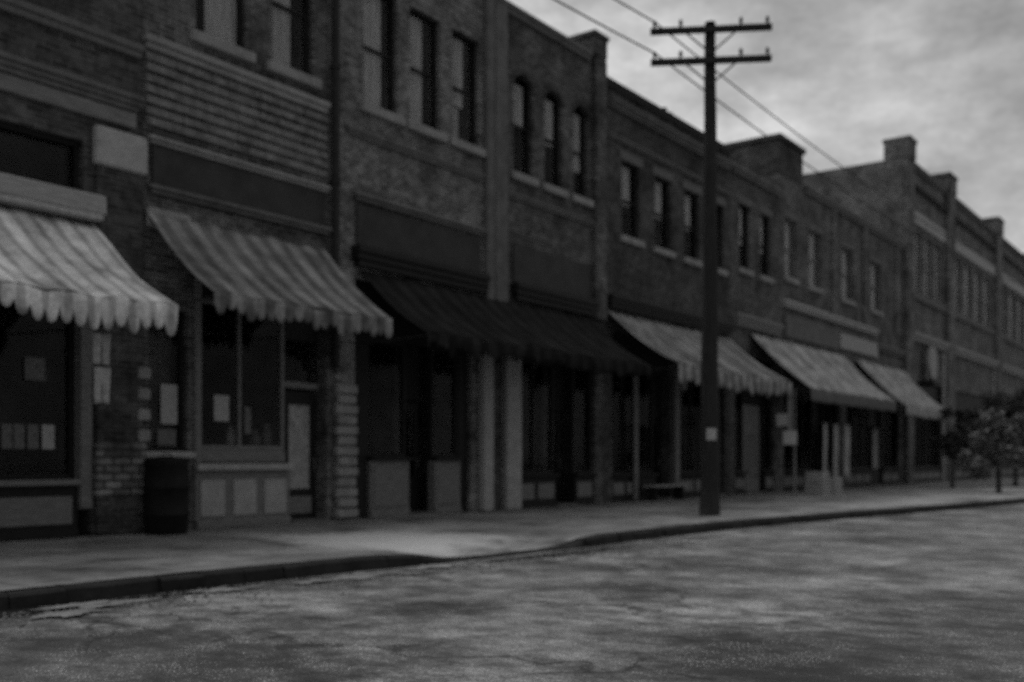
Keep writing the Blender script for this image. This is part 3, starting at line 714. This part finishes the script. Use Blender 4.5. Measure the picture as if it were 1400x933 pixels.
# ------------------------------------------------------------------ utility pole and wires
UX, UY = 19.6, 9.37
pole = thing('utility_pole', (UX, UY, 0), 'dark wooden utility pole with two crossarms standing by the kerb', 'utility pole')
m = MB(); n = 16
m.tube([(UX + .012*math.sin(i), UY + .01*math.cos(i*1.3), -.05 + 10.4*i/n) for i in range(n+1)], [.205 - .095*(i/n) + (.02 if i == 0 else 0) for i in range(n+1)], 14)
m.build('shaft', POLEW, pole, smooth=True)
AD = Vector((.5963*.995 - .8028*.10, -.8028*.995 - .5963*.10, 0)).normalized()   # the way the arms point
ND = Vector((AD.y, -AD.x, 0))
tips = {}
for lvl, (z, hl) in enumerate(((10.15, 1.25), (9.5, 1.24))):
    c = Vector((UX, UY, z)) + ND*.15
    m = MB(); m.obb(c - AD*hl, c + AD*hl, .1, .12); arm = m.build('crossarm', POLEW, pole)
    for s in (-1.16, -.62, .62, 1.16):
        p = c + AD*s; ins = MB()
        ins.lathe(p.x, p.y, [(.012, z+.06), (.012, z+.11), (.04, z+.11), (.042, z+.15), (.03, z+.155), (.04, z+.19), (.03, z+.22), (.008, z+.23)], 10)
        tips[(lvl, s)] = (p.x, p.y, z + .2)
        ins.build('insulator', INSUL, arm)
    for s in (-1, 1):
        br = MB(); br.obb(c + ND*.06 + AD*.55*s - Vector((0, 0, .05)), Vector((UX, UY, z-.5)) + ND*.14, .035, .012, ND)
        br.build('brace', METAL, pole)
def wire(label, a, dz, r=.016, off=0):
    m = MB(); ax, ay, az = a
    def span(x0, z0, x1, z1, sg, n=28):
        return [(x0 + (x1-x0)*i/n, ay + off*((i/n if x1 > x0 else i/n)), z0 + (z1-z0)*i/n - 4*sg*(i/n)*(1-i/n)) for i in range(n+1)]
    m.tube(span(ax, az, ax-38, az+.3, .75), r, 6); m.tube(span(ax, az, ax+42, az+dz, .7), r, 6)
    o = m.build('power_line', WIRE, None, org=a, smooth=True)
    return tag(o, label, 'power line', 'overhead power lines')
wire('overhead wire from the left end of the upper crossarm', tips[(0, -1.16)], .9, .018)
wire('overhead wire from the left end of the lower crossarm', tips[(1, -1.16)], .9, .018)

# ------------------------------------------------------------------ loose things along the pavement
def sheet(name, label, cat, mat, x0, x1, z0, z1, y, group=None, t=.006, curl=.01):
    m = MB(); n = 8
    vs = []
    for j in range(n+1):
        for i in range(n+1):
            u, v = i/n, j/n
            vs.append((x0 + (x1-x0)*u, y - curl*(u*(1-u)*2 + .5*abs(v-.5)), z0 + (z1-z0)*v))
    k = n+1
    m.add(vs, [(j*k+i, j*k+i+1, (j+1)*k+i+1, (j+1)*k+i) for j in range(n) for i in range(n)])
    o = m.build(name, mat, None, org=((x0+x1)/2, y, z0)); so = o.modifiers.new('thick', 'SOLIDIFY'); so.thickness = t
    return tag(o, label, cat, group)
GN = 'paper notices in the shop windows'
yw = FY + .1
sheet('paper_notice', 'square pale notice hung high in the window under the ragged striped awning', 'notice', PAPERD, 7.62, 7.93, 2.33, 2.66, FY+.155, GN)
GC = 'small cards in a row in the left shop window'
for i, (a, b, mt) in enumerate(((7.28, 7.44, PAPERD), (7.46, 7.62, PAPERD), (7.66, 7.83, PAPERD), (7.88, 8.07, PAPER))):
    lab = ('leftmost dim card in the row of four in the left shop window', 'second dim card from the left in the row of four', 'third card from the left in the row of four', 'brightest card, rightmost in the row of four in the left shop window')[i]
    sheet('window_card', lab, 'card', mt, a, b, 1.32, 1.68, FY+.155, GC)
sheet('paper_notice', 'tall pale poster in the narrow show case beside the brick pillar', 'poster', PAPER, 9.86, 10.17, 1.75, 2.4, FY+.12, GN)
sheet('paper_notice', 'small square card near the sill of the narrow show case', 'notice', PAPERD, 9.8, 10.15, 1.4, 1.66, FY+.12, GN)
sheet('paper_notice', 'pale rectangular notice left of centre in the wide shop window by the door', 'notice', PAPER, 10.93, 11.24, 1.83, 2.28, FY+.155, GN)
sheet('paper_notice', 'narrow pale strip of paper right of centre in the wide shop window', 'notice', PAPERD, 11.58, 11.72, 1.62, 2.1, FY+.155, GN)
p0 = Vector((UX, UY, 0)); vd = Vector((-.905, -.43, 0)).normalized(); sd = Vector((.43, -.905, 0))
m = MB(); c = p0 + vd*.185 + sd*.03
m.obb(c - sd*.1 + Vector((0, 0, 1.7)), c + sd*.1 + Vector((0, 0, 1.7)), .01, .25)
tag(m.build('paper_notice', PAPER, None, org=(c.x, c.y, 1.57)), 'small white notice nailed to the wooden utility pole', 'notice', GN)

def jar(x, y, z, h, rr, label, mat):
    t = thing('display_jar', (x, y, z), label, 'jar', 'jars standing in the shop windows')
    m = MB(); m.lathe(x, y, [(rr*.8, z), (rr, z+.02), (rr, z+h*.7), (rr*.6, z+h*.86), (rr*.6, z+h*.9)], 14); m.build('body', mat, t, smooth=True)
    m = MB(); m.lathe(x, y, [(rr*.68, z+h*.902), (rr*.68, z+h), (rr*.2, z+h*1.04)], 14); m.build('lid', WOODM, t)
for i, (x, h, rr, mt, lab) in enumerate(((10.72, .3, .09, PAPERD, 'dim squat jar at the left end of the wide shop window by the door'), (11.42, .42, .08, PAPER, 'tall pale jar in the middle of the wide shop window by the door'),
        (11.95, .34, .1, PAPERD, 'dim jar in the right half of the wide shop window'), (12.22, .46, .09, PAPERD, 'tall dim jar at the right end of the wide shop window'))):
    jar(x, FY + .34, 1.345, h, rr, lab, mt)
m = MB(); m.box(10.47, 12.44, FY+.241, FY+.6, 1.30, 1.343); m.build('display_shelf', WOODM, b2)
# hanging cloth sign under the striped awning
def hanging(name, label, cat, x, y, parts, mat, cord_top, group=None, thick=.02):
    root = thing(name, (x, y, parts[-1][0]), label, cat, group)
    for (z0, z1, wd, off) in parts:
        m = MB(); n = 8; vs = []
        for j in range(n+1):
            for i in range(n+1):
                u, v = i/n - .5, j/n
                taper = 1 - .18*(1-v)*((i+j) % 2)*0 - .12*(1-v)
                vs.append((x + off + u*wd*taper, y + .02*math.sin(u*9) + .01*math.sin(v*6), z0 + (z1-z0)*v - .04*abs(u)*(1-v)))
        k = n+1
        m.add(vs, [(j*k+i, j*k+i+1, (j+1)*k+i+1, (j+1)*k+i) for j in range(n) for i in range(n)])
        o = m.build('cloth', mat, root, smooth=True); so = o.modifiers.new('t', 'SOLIDIFY'); so.thickness = thick
    m = MB(); m.tube([(x, y, parts[-1][0]), (x, y, cord_top)], .012, 6); m.build('cord', METAL, root)
    return root
hanging('hanging_pennant', 'pale two-part cloth pennant hanging below the ragged striped awning', 'pennant', 7.62, 12.5, [(2.45, 2.86, .24, 0), (1.93, 2.40, .22, .01)], PAPER, 3.2)

# trash barrel beside the pillar
bx_, by_ = 9.56, 13.86
bar = thing('trash_barrel', (bx_, by_, 0), 'dark dented barrel standing against the brick pillar by the stone sill', 'barrel')
m = MB(); m.lathe(bx_, by_, [(.30, 0), (.31, .02), (.335, .28), (.355, .3), (.355, .33), (.335, .35), (.34, .7), (.36, .72), (.36, .75), (.34, .77), (.325, 1.06), (.34, 1.08), (.34, 1.12), (.3, 1.12), (.3, 1.06)], 28); m.build('body', BLACKM, bar, smooth=True)
m = MB(); m.lathe(bx_, by_, [(.345, 1.122), (.345, 1.15), (.29, 1.19), (.1, 1.215), (.02, 1.22)], 28); ld = m.build('lid', BLACKM, bar, smooth=True)
m = MB(); m.tube([(bx_-.09, by_, 1.21), (bx_-.07, by_, 1.26), (bx_+.07, by_, 1.26), (bx_+.09, by_, 1.21)], .012, 6); m.build('handle', METAL, ld)

# bench behind the pole
be = thing('bench', (26.2, 14.0, 0), 'low pale-topped wooden bench against the black brick building', 'bench')
m = MB()
for k in range(3): m.cbox(25.2, 27.2, 13.72+.14*k, 13.72+.14*k+.125, .40, .45, c=.008)
m.build('seat', WOODP, be)
for x in (25.35, 26.98):
    m = MB(); m.cbox(x, x+.07, 13.76, 14.08, 0, .398, c=.01); m.build('leg', WOODD, be)
# hanging sign at the awning corner
hs = thing('hanging_sign', (31.28, 12.2, 1.65), 'white square sign hanging on a strap from the grey striped awning corner', 'sign')
m = MB(); m.obb((31.16, 12.36, 1.88), (31.40, 12.0, 1.88), .03, .44); m.build('board', PAPER, hs)
m = MB(); m.obb((31.28, 12.18, 2.1), (31.28, 12.18, 3.3), .03, .16, (.55, -.83, 0)); m.build('strap', WOODM, hs)
m = MB(); m.obb((32.2, 13.0, 2.5), (32.42, 12.62, 2.5), .03, .4)
pb = m.build('hanging_board', PAPER, None, org=(32.3, 12.8, 2.3)); tag(pb, 'small white square board hanging under the larger plain awning', 'sign')
m = MB(); m.tube([(32.31, 12.81, 2.7), (32.31, 12.81, 3.9)], .01, 6); m.build('cord', METAL, pb)
# awning post
m = MB(); m.tube([(32.0, 12.3, 0), (32.0, 12.3, 3.5)], .04, 8); m.lathe(32.0, 12.3, [(.09, 0), (.09, .04), (.045, .1)], 12)
tag(m.build('awning_post', WOODM, None, org=(32, 12.3, 0), smooth=True), 'thin grey post standing under the end of the larger plain awning', 'post')
# crates and hung cloths in front of the seventh building
def crate(x, y, w, d, h, z, label):
    r = thing('wooden_crate', (x, y, z), label, 'crate', 'wooden crates below the larger plain awning')
    m = MB(); t = .02
    for k in range(4):
        a, b = z + h*k/4 + .012, z + h*(k+1)/4 - .012
        m.box(x-w/2, x+w/2, y-d/2, y-d/2+t, a, b); m.box(x-w/2, x+w/2, y+d/2-t, y+d/2, a, b)
        m.box(x-w/2, x-w/2+t, y-d/2+t+.001, y+d/2-t-.001, a, b); m.box(x+w/2-t, x+w/2, y-d/2+t+.001, y+d/2-t-.001, a, b)
    m.box(x-w/2+t, x+w/2-t, y-d/2+t, y+d/2-t, z+.02, z+.04)
    m.build('slat', WOODP, r)
    for sx in (-1, 1):
        for sy in (-1, 1):
            cx, cy = x + sx*(w/2-.045), y + sy*(d/2-.045); bx('corner_post', WOODM, r, cx-.022, cx+.022, cy-.022, cy+.022, z, z+h+.01)
crate(32.6, 11.75, .75, .6, .42, 0, 'pale slatted crate on the pavement, bottom of the pair')
crate(32.65, 11.78, .7, .55, .36, .435, 'pale slatted crate stacked on another crate')
crate(33.75, 11.75, .7, .6, .6, 0, 'deep slatted crate standing alone beside the stacked pair')
GF = 'cloths hung out under the larger plain awning'
for x, wd, zb, lab in ((37.4, .3, .35, 'narrow pale cloth hanging full length, nearest of the three'), (38.6, .42, .3, 'middle pale cloth of the three hanging under the plain awning'), (39.9, .55, .45, 'widest pale cloth hanging farthest along under the plain awning')):
    hanging('hanging_cloth', lab, 'cloth', x, 13.2, [(zb, 2.55, wd, 0)], CLOTH, 3.4, GF)
# oval projecting sign on the far building
ov = thing('oval_sign', (55.2, FY-.5, 5.2), 'pale oval sign with a dark foot on the tall far building', 'sign')
m = MB(); vs = []; n = 28
for yy in (FY-.55, FY-.42):
    for k in range(n): a = 2*math.pi*k/n; vs.append((55.2 + .75*math.cos(a), yy, 6.2 + .85*math.sin(a)))
m.add(vs, [tuple(range(n)), tuple(range(2*n-1, n-1, -1))] + [(k, (k+1) % n, n+(k+1) % n, n+k) for k in range(n)]); m.build('board', WOODP, ov)
m = MB(); m.cbox(54.6, 55.9, FY-.7, FY-.005, 5.0, 5.3, c=.03); m.build('bracket', WOODD, ov)

# ------------------------------------------------------------------ street trees
def tree(x, y, label, trunk_h, cz, rx, rz, nleaf, lmat, seed, clumps=26):
    random.seed(seed)
    root = thing('street_tree', (x, y, 0), label, 'tree', 'small trees on the pavement')
    m = MB()
    top = (x + .12, y + .05, cz + rz*.3)
    m.tube([(x, y, -.02), (x + .03, y, trunk_h*.5), (x + .02, y + .04, trunk_h), top], [.11, .085, .07, .025], 8)
    cl = []
    for k in range(clumps):
        while True:
            q = Vector((random.uniform(-1, 1), random.uniform(-1, 1), random.uniform(-1, 1)))
            if .25 < q.length < 1: break
        c = Vector((x + q.x*rx, y + q.y*rx, cz + q.z*rz)); cl.append((c, random.uniform(.22, .42)*rx*.8))
        if k % 2 == 0:
            b = Vector((x + .02, y + .03, trunk_h*random.uniform(.75, 1.05))); mid = b.lerp(c, .5) + Vector((0, 0, .12))
            m.tube([b, mid, c], [.035, .022, .008], 6)
    m.build('trunk', BARK, root, smooth=True)
    lf = MB()
    for i in range(nleaf):
        c, r = random.choice(cl)
        p = c + Vector((random.gauss(0, .5), random.gauss(0, .5), random.gauss(0, .45)))*r
        a = Vector((random.uniform(-1, 1), random.uniform(-1, 1), random.uniform(-.6, .6))).normalized()
        b = a.cross(Vector((random.uniform(-1, 1), random.uniform(-1, 1), random.uniform(-1, 1)))).normalized()
        s = random.uniform(.06, .14)
        lf.add([p - a*s, p + b*s*.45, p + a*s, p - b*s*.45], [(0, 1, 2, 3)])
    lf.build('crown', lmat, root)
tree(39.2, 7.6, 'small leafy pale tree near the kerb with foliage almost down to the pavement', 1.0, 1.65, 1.1, 1.4, 6000, LEAF, 21)
tree(44.6, 10.4, 'small round dark tree in front of the small plain pale awning', 1.5, 2.3, .85, .95, 2400, LEAFD, 22, 16)
tree(50, 9.0, 'broad dark tree farther along the pavement behind the pale leafy tree', 1.5, 2.7, 1.8, 1.7, 8000, LEAFD, 23, 34)

# ------------------------------------------------------------------ sky, sun, camera
SUN_EL, SUN_AZ = R_(66), R_(12)
w = bpy.data.worlds.new('World'); sc.world = w; w.use_nodes = True
nt = w.node_tree; nt.nodes.clear(); N, L = nt.nodes.new, nt.links.new
out = N('ShaderNodeOutputWorld'); bg = N('ShaderNodeBackground'); L(bg.outputs[0], out.inputs['Surface'])
sky = N('ShaderNodeTexSky'); sky.sky_type = 'NISHITA'; sky.sun_disc = False; sky.sun_elevation = SUN_EL; sky.sun_rotation = SUN_AZ
bw = N('ShaderNodeRGBToBW'); L(sky.outputs[0], bw.inputs[0])
tc = N('ShaderNodeTexCoord').outputs['Generated']
mp = N('ShaderNodeMapping'); mp.inputs['Scale'].default_value = (1, 1, 2.2); mp.inputs['Location'].default_value = (2.7, .8, 0); L(tc, mp.inputs['Vector'])
c1 = ntex(nt, mp.outputs[0], 2.1, 8, .55); c2 = ntex(nt, mp.outputs[0], 11, 9, .72)
cl = ramp(nt, c1, 1.4, 4.0, .36, .64); cl = mixc(nt, 'MULTIPLY', .75, cl, ramp(nt, c2, .45, 1.5, .3, .7))
mx = N('ShaderNodeMixRGB'); mx.inputs['Fac'].default_value = .85; L(bw.outputs[0], mx.inputs['Color1']); L(cl, mx.inputs['Color2'])
dt = N('ShaderNodeVectorMath'); dt.operation = 'DOT_PRODUCT'; L(tc, dt.inputs[0]); dt.inputs[1].default_value = (0, 1, .7)  # dims the sky behind the camera, added to keep the facades dark
ad = N('ShaderNodeMath'); ad.operation = 'MULTIPLY_ADD'; L(c1, ad.inputs[0]); ad.inputs[1].default_value = .5; L(dt.outputs['Value'], ad.inputs[2])
mr = N('ShaderNodeMapRange'); mr.interpolation_type = 'SMOOTHSTEP'; L(ad.outputs[0], mr.inputs['Value'])
for k, v in (('From Min', -.15), ('From Max', 1.0), ('To Min', .38), ('To Max', .95)): mr.inputs[k].default_value = v
L(mixc(nt, 'MULTIPLY', 1, mx.outputs['Color'], mr.outputs[0]), bg.inputs['Color']); bg.inputs['Strength'].default_value = .10
sd = bpy.data.lights.new('sun', 'SUN'); sd.energy = .5; sd.angle = R_(14); sd.color = (1, 1, 1)
so = bpy.data.objects.new('sun', sd); C.objects.link(so)
# sun_rotation is measured clockwise from +Y
dirv = Vector((math.sin(SUN_AZ)*math.cos(SUN_EL), math.cos(SUN_AZ)*math.cos(SUN_EL), math.sin(SUN_EL)))
so.rotation_euler = dirv.to_track_quat('Z', 'Y').to_euler(); so.location = (0, 0, 30)

cd = bpy.data.cameras.new('camera'); cam = bpy.data.objects.new('camera', cd); C.objects.link(cam)
cam.location = (0, 0, HC)
ang = math.atan2(1030, 1387)
cam.rotation_euler = (R_(90), 0, ang - R_(90))
cd.sensor_width = 36; cd.lens = 1387/1400*36; cd.shift_y = (630 - 466.5)/1400
cd.clip_start = .05; cd.clip_end = 3000
cd.dof.use_dof = True; cd.dof.focus_distance = 4.0; cd.dof.aperture_fstop = 1.45
sc.camera = cam
sc.cycles.use_denoising = False
sc.view_settings.view_transform = 'Standard'; sc.view_settings.look = 'None'; sc.view_settings.exposure = 1.3; sc.view_settings.gamma = 1
sc.view_settings.use_curve_mapping = False
for o in bpy.data.objects:
    if '_o' in o: del o['_o']
